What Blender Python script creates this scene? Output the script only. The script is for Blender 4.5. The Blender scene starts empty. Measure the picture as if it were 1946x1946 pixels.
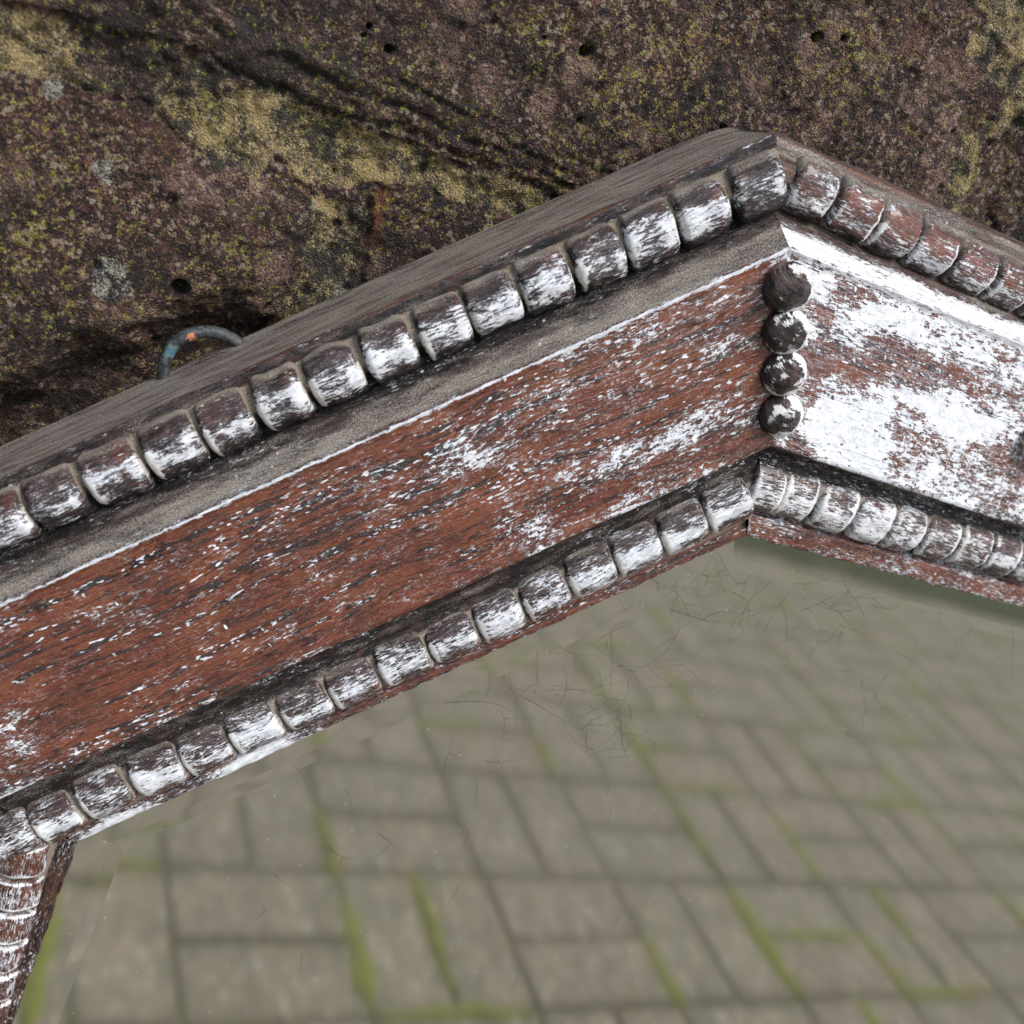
import bpy, math, random
import numpy as np
from mathutils import Matrix, Vector

random.seed(7)
RNG = np.random.default_rng(7)
SC = bpy.context.scene
COL = SC.collection

# ------------------------------------------------------------------ camera
# The mirror's own frame: X along its top rail, Y up, Z out of the glass (metres), origin at the
# inner corner between top rail and left slanting rail.  World = (X, -Z, Y + LIFT); ground is world z = 0.
LIFT = 0.83
RC = np.array([[0.886925, 0.378481, 0.264796], [0.223766, -0.853551, 0.47051], [0.404095, -0.358055, -0.841727]])
CC = np.array([-0.20464444, 0.10028299, 0.2630278])
FPX, HALF = 2043.34, 973.0


def W(P):
    P = np.asarray(P, float)
    return np.stack([P[..., 0], -P[..., 2], P[..., 1] + LIFT], -1)


def at(px, py, z):
    """survey: where the sight line through a photo point meets the plane z of the mirror's frame"""
    d = RC.T @ np.array([(px - HALF) / FPX, (py - HALF) / FPX, 1.0])
    return CC + d * ((z - CC[2]) / d[2])


def sight(P):
    c = (np.asarray(P, float) - CC) @ RC.T
    return c[..., 0] / c[..., 2] * FPX + HALF, c[..., 1] / c[..., 2] * FPX + HALF


def wdir(v):
    return Vector((v[0], -v[2], v[1]))


cam = bpy.data.cameras.new("camera")
cam.sensor_width = cam.sensor_height = 36
cam.lens = 36 * FPX / 1946.0
cam.clip_start, cam.clip_end = 0.02, 200
cam.dof.use_dof = True
cam.dof.focus_distance = 0.318
cam.dof.aperture_fstop = 11.5
co = bpy.data.objects.new("camera", cam)
COL.objects.link(co)
cx, cy, cz = wdir(RC[0]), wdir(-RC[1]), wdir(-RC[2])
m = Matrix((cx, cy, cz)).transposed().to_4x4()
m.translation = Vector(W(CC))
co.matrix_world = m
SC.camera = co

# ------------------------------------------------------------------ light (overcast day)
world = bpy.data.worlds.new("World")
SC.world = world
world.use_nodes = True
wn = world.node_tree
bg = wn.nodes["Background"]
sky = wn.nodes.new("ShaderNodeTexSky")
sky.sky_type = 'NISHITA'
sky.sun_disc = False
SUN_EL, SUN_AZ = math.radians(52), math.radians(150)      # azimuth clockwise from +Y
sky.sun_elevation = SUN_EL
sky.sun_rotation = SUN_AZ
sky.air_density, sky.dust_density, sky.ozone_density = 1.0, 2.0, 1.0
wn.links.new(sky.outputs[0], bg.inputs[0])
bg.inputs[1].default_value = 0.12
sl = bpy.data.lights.new("sun", 'SUN')
sl.energy = 2.1
sl.angle = math.radians(22)
sl.color = (1.0, 0.975, 0.94)
so = bpy.data.objects.new("sun", sl)
COL.objects.link(so)
sd = Vector((math.sin(SUN_AZ) * math.cos(SUN_EL), math.cos(SUN_AZ) * math.cos(SUN_EL), math.sin(SUN_EL)))
so.rotation_euler = sd.to_track_quat('Z', 'Y').to_euler()
so.location = (0.5, -2, 3)
SC.view_settings.view_transform = 'Standard'
SC.view_settings.look = 'None'
SC.view_settings.gamma = 1
SC.view_settings.exposure = 0.78
SC.cycles.max_bounces = 8

# ------------------------------------------------------------------ helpers


def hash3(ix, iy, iz, seed):
    h = (ix.astype(np.int64) * 73856093) ^ (iy.astype(np.int64) * 19349663) ^ (iz.astype(np.int64) * 83492791) ^ (seed * 2654435761)
    h = (h ^ (h >> 13)) * 1274126177
    h = h ^ (h >> 16)
    return (h & 0xFFFFFF).astype(float) / 0xFFFFFF


def vnoise(x, y, z=None, seed=1):
    x = np.asarray(x, float)
    y = np.asarray(y, float) + 0 * x
    z = (np.zeros_like(x) if z is None else np.asarray(z, float) + 0 * x)
    ix, iy, iz = np.floor(x), np.floor(y), np.floor(z)
    fx, fy, fz = x - ix, y - iy, z - iz
    fx, fy, fz = [f * f * f * (f * (f * 6 - 15) + 10) for f in (fx, fy, fz)]
    r = 0
    for a in (0, 1):
        for b in (0, 1):
            for c in (0, 1):
                r = r + hash3(ix + a, iy + b, iz + c, seed) * (fx if a else 1 - fx) * (fy if b else 1 - fy) * (fz if c else 1 - fz)
    return r * 2 - 1


def fbm(x, y, z=None, octv=4, seed=1, gain=0.5):
    r, a, n = 0, 1.0, 0
    for o in range(octv):
        k = 2.03 ** o
        r = r + a * vnoise(x * k + 13.7 * o, np.asarray(y) * k + 7.1 * o, None if z is None else z * k, seed + o)
        n += a
        a *= gain
    return r / n


def sstep(a, b, x):
    t = np.clip((x - a) / (b - a), 0, 1)
    return t * t * (3 - 2 * t)


def mesh(name, V, F, mat, uv=None, m1=None, m2=None, smooth=True):
    me = bpy.data.meshes.new(name)
    V = np.asarray(V, float)
    if isinstance(F, np.ndarray):
        nf, k = F.shape
        me.vertices.add(len(V))
        me.vertices.foreach_set('co', V.ravel())
        me.loops.add(nf * k)
        me.loops.foreach_set('vertex_index', F.ravel().astype(np.int32))
        me.polygons.add(nf)
        me.polygons.foreach_set('loop_start', np.arange(0, nf * k, k, dtype=np.int32))
        me.update(calc_edges=True)
    else:
        me.from_pydata(V.tolist(), [], [list(f) for f in F])
        me.update()
    me.polygons.foreach_set('use_smooth', np.full(len(me.polygons), smooth))
    li = np.empty(len(me.loops), np.int32)
    me.loops.foreach_get('vertex_index', li)
    if uv is not None:
        l = me.uv_layers.new(name="grain")
        l.data.foreach_set('uv', np.asarray(uv, float)[li].astype(np.float32).ravel())
    for nm, mk in (("mask", m1), ("mask2", m2)):
        if mk is not None:
            a = me.attributes.new(nm, 'FLOAT_COLOR', 'POINT')
            d = np.ones((len(V), 4), np.float32)
            d[:, :mk.shape[1]] = mk
            a.data.foreach_set('color', d.ravel())
    if mat:
        me.materials.append(mat)
    return me


def link(name, data, parent=None, loc=(0, 0, 0)):
    o = bpy.data.objects.new(name, data)
    COL.objects.link(o)
    o.location = loc
    if parent is not None:
        o.parent = parent
    return o


def grid_faces(nu, nv, flip=False):
    i = np.arange((nu - 1) * (nv - 1))
    a = (i // (nv - 1)) * nv + i % (nv - 1)
    f = np.stack([a, a + nv, a + nv + 1, a + 1], 1)
    return f[:, ::-1].copy() if flip else f


class NT:
    """tiny node-graph writer"""

    def __init__(self, name):
        self.m = bpy.data.materials.new(name)
        self.m.use_nodes = True
        self.t = self.m.node_tree
        self.b = self.t.nodes["Principled BSDF"]
        self.out = self.t.nodes["Material Output"]

    def new(self, typ, **kw):
        n = self.t.nodes.new(typ)
        for k, v in kw.items():
            setattr(n, k, v)
        return n

    def put(self, sock, v):
        if hasattr(v, 'is_output') or isinstance(v, bpy.types.NodeSocket):
            self.t.links.new(v, sock)
        elif isinstance(v, (tuple, list)):
            sock.default_value = tuple(v) + ((1,) if sock.type == 'RGBA' and len(v) == 3 else ())
        else:
            sock.default_value = v

    def math(self, op, a, b=0.0, c=None, clamp=False):
        n = self.new("ShaderNodeMath", operation=op, use_clamp=clamp)
        self.put(n.inputs[0], a)
        self.put(n.inputs[1], b)
        if c is not None:
            self.put(n.inputs[2], c)
        return n.outputs[0]

    def add(self, *a):
        r = a[0]
        for x in a[1:]:
            r = self.math('ADD', r, x)
        return r

    def mul(self, a, b):
        return self.math('MULTIPLY', a, b)

    def inv(self, a):
        return self.math('SUBTRACT', 1.0, a)

    def vmul(self, v, s):
        n = self.new("ShaderNodeVectorMath", operation='MULTIPLY')
        self.put(n.inputs[0], v)
        n.inputs[1].default_value = s
        return n.outputs[0]

    def vadd(self, v, s):
        n = self.new("ShaderNodeVectorMath", operation='ADD')
        self.put(n.inputs[0], v)
        self.put(n.inputs[1], s)
        return n.outputs[0]

    def noise(self, v, scale=1.0, detail=3.0, rough=0.55, dist=0.0, col=False):
        n = self.new("ShaderNodeTexNoise")
        self.put(n.inputs['Vector'], v)
        n.inputs['Scale'].default_value = scale
        n.inputs['Detail'].default_value = detail
        n.inputs['Roughness'].default_value = rough
        n.inputs['Distortion'].default_value = dist
        return n.outputs[1 if col else 0]

    def vor(self, v, scale=1.0, feature='F1', out=0, rnd=1.0):
        n = self.new("ShaderNodeTexVoronoi", feature=feature)
        self.put(n.inputs['Vector'], v)
        n.inputs['Scale'].default_value = scale
        n.inputs['Randomness'].default_value = rnd
        return n.outputs[out]

    def ss(self, x, a, b, lo=0.0, hi=1.0):
        n = self.new("ShaderNodeMapRange", interpolation_type='SMOOTHSTEP')
        self.put(n.inputs[0], x)
        self.put(n.inputs[1], a)
        self.put(n.inputs[2], b)
        n.inputs[3].default_value = lo
        n.inputs[4].default_value = hi
        return n.outputs[0]

    def mix(self, f, a, b):
        n = self.new("ShaderNodeMix", data_type='RGBA')
        self.put(n.inputs[0], f)
        self.put(n.inputs[6], a)
        self.put(n.inputs[7], b)
        return n.outputs[2]

    def attr(self, nm):
        n = self.new("ShaderNodeAttribute", attribute_name=nm)
        s = self.new("ShaderNodeSeparateColor")
        self.t.links.new(n.outputs[0], s.inputs[0])
        return s.outputs[0], s.outputs[1], s.outputs[2]

    def bump(self, h, dist, strength=1.0, nrm=None):
        n = self.new("ShaderNodeBump")
        n.inputs['Strength'].default_value = strength
        n.inputs['Distance'].default_value = dist
        self.put(n.inputs['Height'], h)
        if nrm is not None:
            self.put(n.inputs['Normal'], nrm)
        return n.outputs[0]


# ------------------------------------------------------------------ materials
def wood_material():
    g = NT("weathered_painted_wood")
    uvn = g.new("ShaderNodeUVMap", uv_map="grain").outputs[0]
    paint, dust, dark = g.attr("mask")
    red, cream, scuff = g.attr("mask2")
    # gentle wander of the grain
    wob = g.noise(g.vmul(uvn, (1 / 60, 1 / 25, 1)), 1, 2, .5, col=True)
    uv = g.vadd(uvn, g.vmul(g.vadd(wob, (-.5, -.5, -.5)), (4, 3.0, 0)))

    def N(su, sv, det=4, off=0.0, rough=.55):
        return g.noise(g.vadd(g.vmul(uv, (1 / su, 1 / sv, 1)), (off, off * 1.7, off * .3)), 1, det, rough)
    spk = g.noise(uvn, 2.6, 3, .7)
    hf = g.noise(uvn, 1.3, 4, .7)
    gr = N(30, 1.3, 5, 3.1, .62)
    fine = N(4, .30, 3, 9.2, .65)
    fib = N(2.2, .20, 2, 13.0, .6)
    blot = N(22, 7, 3, 5.5)
    base = g.mix(g.ss(gr, .3, .68), (.031, .0085, .0060), (.142, .0265, .0085))
    base = g.mix(g.mul(g.ss(g.add(blot, g.mul(fine, .45)), .62, .92), .7), base, (.215, .057, .0185))
    base = g.mix(g.mul(g.ss(fine, .46, .72), .45), base, (.25, .088, .034))
    base = g.mix(g.mul(g.ss(fib, .58, .72), .40), base, (.29, .145, .075))
    base = g.mix(g.mul(g.ss(fib, .44, .30), .55), base, (.035, .014, .011))
    base = g.mix(g.mul(g.inv(red), .94), base, g.mix(g.ss(g.add(g.mul(fine, .6), g.mul(hf, .4)), .36, .66), (.010, .0075, .0080), (.052, .030, .026)))
    # open pores in rows: dark dashes
    rows = N(170, 1.5, 2, 21.0)
    pore = g.ss(g.add(N(8, .55, 2, 14.0), g.mul(g.add(rows, -.5), .95)), .60, .66)
    base = g.mix(g.mul(pore, .92), base, (.016, .014, .016))
    # dirt tone, plus shade painted into hollows, bead undersides and bead ends
    grime_shade = g.ss(g.add(dark, g.mul(g.add(N(4, 2.2, 5, 31.0), -.5), 1.0), g.mul(g.add(hf, -.5), 1.0)), .36, .60)
    base = g.mix(g.mul(grime_shade, .94), base, (.0085, .0075, .0082))
    # thin purple-grey scuffing
    sc = g.ss(g.add(N(8, .5, 4, 41.0, .7), g.mul(g.add(hf, -.5), .7), g.mul(g.add(fib, -.5), .5), scuff), .93, 1.20)
    base = g.mix(g.mul(sc, .55), base, (.46, .44, .465))
    # dust
    du = g.ss(g.add(dust, g.mul(g.add(spk, -.5), .8), g.mul(g.add(hf, -.5), .7), g.mul(g.add(N(12, 3, 4, 51.0), -.5), 1.5)), .28, .80)
    dcol = g.mix(g.ss(g.add(g.mul(spk, .6), g.mul(hf, .4)), .36, .62), (.085, .070, .056), (.47, .415, .35))
    dcol = g.mix(g.mul(cream, .85), dcol, g.mix(g.ss(spk, .35, .65), (.17, .125, .085), (.56, .45, .32)))
    base = g.mix(g.mul(du, .86), base, dcol)
    # paint remains
    pn = g.add(g.mul(N(3.0, .62, 5, 61.0, .66), .50), g.mul(N(14, 4.2, 4, 71.0), .25), g.mul(hf, .26), g.mul(fib, .20), -.105)
    pn = g.add(g.mul(g.add(pn, -.5), 1.9), .5)
    pf = g.add(pn, paint, -1.0)
    pm = g.ss(pf, -.012, .016)
    fl = g.mul(g.ss(g.add(N(2.6, .48, 1, 81.0), g.mul(g.add(hf, -.5), .15)), .615, .65), g.ss(g.add(rows, g.mul(paint, .30), g.mul(g.add(blot, -.5), .5)), .630, .67))
    pm = g.math('MAXIMUM', pm, g.mul(fl, g.ss(red, .45, .8)))
    dot = g.ss(g.add(g.vor(uvn, .33), g.mul(g.add(spk, -.5), .25)), .20, .12)
    pm = g.math('MAXIMUM', pm, g.mul(dot, g.ss(g.add(N(7, 7, 1, 91.0), g.mul(paint, .3)), .74, .79)))
    thin = g.ss(g.add(pf, g.mul(g.add(fib, -.5), .5)), -.11, .10)
    pm2 = g.math('MAXIMUM', pm, g.mul(g.mul(thin, g.add(1.0, g.mul(grime_shade, -.75))), .44))
    pcol = g.mix(g.ss(g.add(g.mul(N(3, 1.2, 4, 101.0), .6), g.mul(hf, .4)), .36, .66), (.86, .87, .89), (.56, .575, .61))
    pcol = g.mix(cream, pcol, (.78, .70, .58))
    col = g.mix(pm2, base, pcol)
    # dust settles on paint as well
    col = g.mix(g.mul(g.ss(g.add(dust, g.mul(g.add(spk, -.5), .6)), .45, .95), .55), col, dcol)
    g.put(g.b.inputs['Base Color'], col)
    r1 = g.add(.13, g.mul(fine, .26))
    r = g.new("ShaderNodeMix", data_type='FLOAT')
    g.put(r.inputs[0], g.math('MAXIMUM', pm, du))
    g.put(r.inputs[2], r1)
    g.put(r.inputs[3], .52)
    g.put(g.b.inputs['Roughness'], r.outputs[0])
    g.put(g.b.inputs['Specular IOR Level'], g.add(.45, g.mul(grime_shade, -.25)))
    g.put(g.b.inputs['Coat Weight'], g.mul(g.inv(du), g.add(.26, g.mul(grime_shade, -.12))))
    g.b.inputs['Coat Roughness'].default_value = .16
    h = g.add(g.mul(pm, 1.6), g.mul(pore, -.7), g.mul(fine, .5), g.mul(spk, .5), g.mul(hf, .7), g.mul(g.mul(du, spk), .8))
    g.put(g.b.inputs['Normal'], g.bump(h, .00036, .95))
    return g.m


def stone_material():
    g = NT("sandstone_with_lichen")
    tc = g.new("ShaderNodeTexCoord").outputs['Object']
    p = g.vmul(tc, (1000, 1000, 1000))          # mm
    mort, black, pale = g.attr("mask")
    moss, rust, pink = g.attr("mask2")
    pa = g.vadd(p, g.vmul(g.noise(p, .9, 2, .5, col=True), (.9, .9, .9)))

    def cells(sc):
        q = g.new("ShaderNodeSeparateColor")
        g.put(q.inputs[0], g.vor(pa, sc, 'F1', 1))
        return q.outputs
    a, b = cells(1.45), cells(.82)
    big = g.noise(p, .05, 4, .6)
    mid = g.noise(p, .26, 5, .68)
    fine = g.noise(p, 1.6, 3, .7)
    mm = lambda k: g.mul(g.add(mid, -.5), k)
    base = g.mix(g.ss(g.add(g.mul(mid, .65), g.mul(big, .35)), .38, .62), (.023, .0125, .0108), (.120, .054, .040))
    base = g.mix(g.mul(g.ss(g.add(a[0], mm(.7)), .70, .80), .56), base, (.27, .16, .112))
    base = g.mix(g.mul(g.ss(a[1], .58, .66), .85), base, (.013, .011, .0115))
    base = g.mix(g.mul(g.ss(g.add(b[0], mm(.8)), .85, .93), .75), base, (.33, .26, .19))
    sb = g.noise(p, .035, 4, .6)
    base = g.mix(g.mul(g.ss(g.add(sb, mm(.5)), .50, .36), .75), base, (.020, .0135, .0115))
    base = g.mix(g.mul(g.mul(pink, .85), g.ss(g.add(fine, g.mul(mid, .6)), .62, .95)), base, (.38, .24, .19))
    base = g.mix(g.mul(rust, g.mul(g.ss(mid, .25, .5), .85)), base, (.165, .052, .027))
    # yellow-beige weathered mortar
    mcol = g.mix(g.ss(mid, .36, .60), (.19, .135, .055), (.54, .39, .17))
    mcol = g.mix(g.mul(g.ss(a[0], .45, .9), .6), mcol, (.50, .42, .27))
    mcol = g.mix(g.mul(g.ss(a[1], .6, .85), .8), mcol, (.045, .038, .028))
    mcol = g.mix(g.mul(g.ss(g.add(g.mul(mid, .65), g.mul(fine, .5)), .53, .64), .85), mcol, (.035, .032, .030))
    lowm = g.noise(p, .11, 3, .6)
    mcol = g.mix(g.mul(g.ss(g.add(lowm, g.mul(g.add(fine, -.5), .25)), .53, .60), .88), mcol, (.030, .028, .026))
    mcol = g.mix(g.mul(g.ss(lowm, .46, .38), .6), mcol, (.47, .35, .155))
    base = g.mix(g.ss(g.add(mort, mm(1.9), g.mul(g.add(fine, -.5), .7)), .38, .62), base, mcol)
    bl = g.ss(g.add(black, mm(1.9), g.mul(g.add(fine, -.5), .8)), .42, .72)
    base = g.mix(g.mul(bl, .92), base, g.mix(a[0], (.010, .0095, .010), (.034, .031, .029)))
    # crumbs of yellow green lichen
    ly = g.ss(g.add(g.mul(b[1], .30), g.mul(a[2], .16), g.mul(fine, .45), mm(.55), g.mul(moss, .24)), .695, .745)
    lcol = g.mix(a[0], (.17, .16, .024), (.38, .34, .07))
    base = g.mix(g.mul(ly, .78), base, lcol)
    gm = g.ss(g.add(moss, mm(1.8), g.mul(g.add(fine, -.5), .8)), .80, 1.25)
    base = g.mix(g.mul(gm, .5), base, g.mix(a[1], (.045, .052, .012), (.16, .155, .035)))
    pl = g.ss(g.add(pale, g.mul(g.add(fine, -.5), 1.8), mm(1.6)), .50, .72)
    base = g.mix(g.mul(pl, .85), base, g.mix(a[0], (.17, .175, .15), (.47, .47, .41)))
    g.put(g.b.inputs['Base Color'], base)
    g.b.inputs['Roughness'].default_value = .78
    g.b.inputs['Specular IOR Level'].default_value = .35
    cd = g.vor(pa, 1.45, 'F1', 0)
    h = g.add(g.mul(cd, -.9), g.mul(fine, 1.2), g.mul(mid, 1.2))
    g.put(g.b.inputs['Normal'], g.bump(h, .0013, 1.0))
    return g.m


def paver_material():
    g = NT("concrete_paver")
    tc = g.new("ShaderNodeTexCoord").outputs['Object']
    oi = g.new("ShaderNodeObjectInfo").outputs['Random']
    p = g.vadd(g.vmul(tc, (1000, 1000, 1000)), g.vmul(oi, (900, 700, 300)))
    big = g.noise(p, .012, 4, .6)
    sp = g.noise(p, .07, 4, .7)
    f = g.noise(p, .5, 3, .7)
    hue = g.mix(g.ss(oi, .1, .95), (.250, .228, .185), (.275, .226, .192))
    hue = g.mix(g.ss(g.math('FRACT', g.mul(oi, 7.31)), .45, .9), hue, (.235, .215, .185))
    c = g.mix(g.ss(big, .3, .7), hue, g.mix(.55, hue, (.15, .13, .105)))
    st = g.noise(p, .04, 4, .65)
    c = g.mix(g.mul(g.ss(st, .51, .64), .6), c, (.34, .235, .175))
    c = g.mix(g.mul(g.ss(st, .47, .36), .75), c, (.125, .118, .09))
    al = g.noise(p, .018, 5, .65)
    c = g.mix(g.mul(g.ss(al, .44, .62), .42), c, (.175, .165, .118))
    c = g.mix(g.mul(g.ss(sp, .56, .66), .85), c, (.62, .57, .49))
    c = g.mix(g.mul(g.ss(sp, .45, .33), .7), c, (.085, .075, .06))
    c = g.mix(g.mul(g.ss(g.vor(p, .035), .17, .08), .8), c, (.6, .58, .52))
    g.put(g.b.inputs['Base Color'], c)
    g.b.inputs['Roughness'].default_value = .85
    g.put(g.b.inputs['Normal'], g.bump(g.add(sp, g.mul(f, .4)), .003, .8))
    return g.m


def joint_material():
    g = NT("joint_soil")
    tc = g.new("ShaderNodeTexCoord").outputs['Object']
    n = g.noise(tc, 9, 4, .6)
    f = g.noise(tc, 180, 3, .7)
    c = g.mix(g.ss(f, .3, .7), (.078, .073, .050), (.155, .142, .10))
    c = g.mix(g.mul(g.ss(n, .46, .62), .75), c, g.mix(f, (.09, .105, .025), (.17, .18, .04)))
    g.put(g.b.inputs['Base Color'], c)
    g.b.inputs['Roughness'].default_value = .95
    g.put(g.b.inputs['Normal'], g.bump(f, .004, .8))
    return g.m


def moss_material():
    g = NT("moss")
    tc = g.new("ShaderNodeTexCoord").outputs['Object']
    f = g.noise(tc, 160, 3, .7)
    n = g.noise(tc, 7, 2, .6)
    c = g.mix(f, (.115, .135, .016), (.27, .295, .045))
    c = g.mix(g.mul(g.ss(n, .6, .72), .8), c, (.26, .17, .05))
    g.put(g.b.inputs['Base Color'], c)
    g.b.inputs['Roughness'].default_value = .95
    g.put(g.b.inputs['Normal'], g.bump(f, .004, 1))
    return g.m


def mirror_material():
    g = NT("old_silvered_glass")
    tc = g.new("ShaderNodeTexCoord").outputs['Object']
    p = g.vmul(tc, (1000, 1000, 1000))
    cl = g.noise(p, .03, 4, .6)
    sp = g.vor(p, .16)
    gl = g.new("ShaderNodeBsdfGlossy")
    g.put(gl.inputs['Color'], g.mix(g.ss(cl, .35, .7), (.61, .60, .515), (.555, .545, .465)))
    gl.inputs['Roughness'].default_value = .066
    df = g.new("ShaderNodeBsdfDiffuse")
    df.inputs['Color'].default_value = (.46, .46, .39, 1)
    mx = g.new("ShaderNodeMixShader")
    dustf = g.add(g.mul(g.ss(cl, .3, .75), .04), g.mul(g.ss(sp, .06, .035), .5), .025)
    g.put(mx.inputs[0], dustf)
    g.t.links.new(gl.outputs[0], mx.inputs[1])
    g.t.links.new(df.outputs[0], mx.inputs[2])
    g.t.links.new(mx.outputs[0], g.out.inputs[0])
    return g.m


def plain(name, col, rough=.7, metal=0.0):
    g = NT(name)
    tc = g.new("ShaderNodeTexCoord").outputs['Object']
    n = g.noise(tc, 400, 4, .65)
    g.put(g.b.inputs['Base Color'], g.mix(g.ss(n, .3, .7), tuple(c * .65 for c in col), col))
    g.b.inputs['Roughness'].default_value = rough
    g.b.inputs['Metallic'].default_value = metal
    g.put(g.b.inputs['Normal'], g.bump(n, .0002, .6))
    return g.m


def ring_material():
    g = NT("patinated_copper")
    tc = g.new("ShaderNodeTexCoord").outputs['Object']
    a, b, c = g.attr("mask")          # bare copper, blue verdigris
    p = g.vmul(tc, (1000, 1000, 1000))
    n = g.noise(p, .7, 4, .65)
    f = g.noise(p, 2.5, 3, .6)
    base = g.mix(g.ss(n, .35, .65), (.018, .019, .019), (.075, .083, .083))
    base = g.mix(g.mul(g.ss(g.add(n, g.mul(b, .5)), .62, .85), .8), base, (.12, .21, .19))
    base = g.mix(g.mul(g.ss(g.add(b, g.mul(f, .5)), 1.0, 1.22), 1), base, (.035, .15, .22))
    base = g.mix(g.ss(g.add(a, g.mul(g.add(f, -.5), .8)), .45, .65), base, (.62, .23, .10))
    g.put(g.b.inputs['Base Color'], base)
    g.b.inputs['Roughness'].default_value = .5
    g.b.inputs['Metallic'].default_value = .15
    g.put(g.b.inputs['Normal'], g.bump(g.add(n, g.mul(f, .4)), .0005, .8))
    return g.m


WOOD = wood_material()
STONE = stone_material()
PAVER = paver_material()
JOINT = joint_material()
MOSS = moss_material()
GLASS = mirror_material()
RING = ring_material()
CRACK = plain("dark_craze_line", (.040, .036, .026), .8)
BACK = plain("dark_backing_board", (.05, .035, .025), .85)

# ------------------------------------------------------------------ ground and pavement
GZ = -0.006                      # plane of the glass
HS = 0.93 / 0.76
BO = np.array([.437, .953])
BA = .168 * HS
bd = np.array([1, .085]) / math.hypot(1, .085)
ad = np.array([-bd[1], bd[0]])


def ground_xy(u, v):
    q = BO + u * BA * bd + v * BA * ad          # metres right of / ahead of the reflected eye point
    return np.array([CC[0] + q[0], CC[2] - 2 * GZ - q[1]])


sheet_me = mesh("joint_sheet", [(-15, -15, 0), (15, -15, 0), (15, 15, 0), (-15, 15, 0)], [(0, 1, 2, 3)], JOINT, smooth=False)
pave = link("pavement", sheet_me)
pave['kind'] = 'structure'
pave['label'] = 'grey and pinkish block paving with green moss in its joints'


lg = NT("lawn_grass")
ltc = lg.new("ShaderNodeTexCoord").outputs['Object']
lf = lg.noise(ltc, 60, 4, .7)
lg.put(lg.b.inputs['Base Color'], lg.mix(lf, (.018, .03, .008), (.075, .10, .025)))
lg.b.inputs['Roughness'].default_value = .9
lg.put(lg.b.inputs['Normal'], lg.bump(lf, .02, 1))
lawn = link("lawn", mesh("lawn", [(-15, -15, .03), (15, -15, .03), (15, -3.4, .03), (-15, -3.4, .03), (15, -3.36, 0), (-15, -3.36, 0)], [(0, 1, 2, 3), (3, 2, 4, 5)], lg.m, smooth=False))
lawn['kind'] = 'structure'
lawn['label'] = 'dark green lawn beyond the paving'


def paver_mesh(i):
    r = random.Random(50 + i)
    hx, hy, H = .0992, .0478, .007
    if True:
        V, F = [], []
        rings = [(0, -.004), (0, H - .004), (.0035, H - .001), (.009, H)]
        for ins, z in rings:
            for sx, sy in ((-1, -1), (1, -1), (1, 1), (-1, 1)):
                V.append((sx * (hx - ins) + r.uniform(-.0015, .0015), sy * (hy - ins) + r.uniform(-.0015, .0015), z + r.uniform(-.0006, .0006)))
        for k in range(3):
            for e in range(4):
                F.append((k * 4 + e, k * 4 + (e + 1) % 4, k * 4 + 4 + (e + 1) % 4, k * 4 + 4 + e))
        F.append((12, 13, 14, 15))
    return V, F


PV = [paver_mesh(i) for i in range(6)]
PM = [mesh("paver", v, f, PAVER, smooth=False) for v, f in PV]
yaw = -math.atan2(bd[1], bd[0])


def mirrored_px(wx, wy):
    """where the paving spot shows in the mirror"""
    P = np.array([wx, -LIFT, 2 * GZ + wy])
    c = RC @ (P - CC)
    if c[2] < .1:
        return None
    return c[0] / c[2] * FPX + HALF, c[1] / c[2] * FPX + HALF


spots = []
for k in range(-16, 22):
    for l in range(-8, 26):
        hz = (k + l) % 2 == 0
        for h in (0, 1):
            u, v = (k + .5, l + .25 + .5 * h) if hz else (k + .25 + .5 * h, l + .5)
            x, y = ground_xy(u, v)
            if y > -.30 or y < -3.3:
                continue
            q = mirrored_px(x, y)
            vis = q is not None and -60 < q[0] < 2010 and 1040 < q[1] < 2060 and q[1] > 1010 + max(0, (1410 - q[0]) * .42)
            spots.append((x, y, hz, vis))
vis = sorted([s for s in spots if s[3]], key=lambda s: -s[1])
rest = [s for s in spots if not s[3]] + vis[290:]
for i, (x, y, hz, _) in enumerate(vis[:290]):
    o = link("paver", random.choice(PM), pave, (x, y, random.uniform(-.002, .001)))
    o.rotation_euler = (random.uniform(-.008, .008), random.uniform(-.008, .008), yaw + (0 if hz else math.pi / 2) + random.uniform(-.01, .01) + (math.pi if random.random() < .5 else 0))
Vs, Fs = [], []
for x, y, hz, _ in rest:
    v, f = random.choice(PV)
    a = yaw + (0 if hz else math.pi / 2)
    b = len(Vs)
    for p in v:
        Vs.append((x + p[0] * math.cos(a) - p[1] * math.sin(a), y + p[0] * math.sin(a) + p[1] * math.cos(a), p[2]))
    Fs += [tuple(b + i for i in q) for q in f]
o = link("far_pavers", mesh("far_pavers", Vs, Fs, PAVER, smooth=False), pave)
o['kind'] = 'stuff'

# moss cushions swelling out of the joints
Vs, Fs = [], []


def moss_strip(p0, p1, w):
    n = max(3, int(np.linalg.norm(p1 - p0) / .012))
    d = (p1 - p0) / np.linalg.norm(p1 - p0)
    nr = np.array([-d[1], d[0]])
    b = len(Vs)
    for i in range(n + 1):
        t = i / n
        c = p0 + (p1 - p0) * t
        env = math.sin(math.pi * min(1, max(0, t))) ** .35 if 0 < t < 1 else .15
        ww = w * env * random.uniform(.4, 1.3)
        hh = .004 + .009 * env * random.uniform(.6, 1.3)
        off = nr * random.uniform(-.004, .004)
        for s, z in ((-1, .002), (-.55, hh * .85), (0, hh), (.55, hh * .85), (1, .002)):
            Vs.append((*(c + off + nr * ww * s), z))
    for i in range(n):
        for j in range(4):
            a = b + i * 5 + j
            Fs.append((a, a + 5, a + 6, a + 1))


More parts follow.
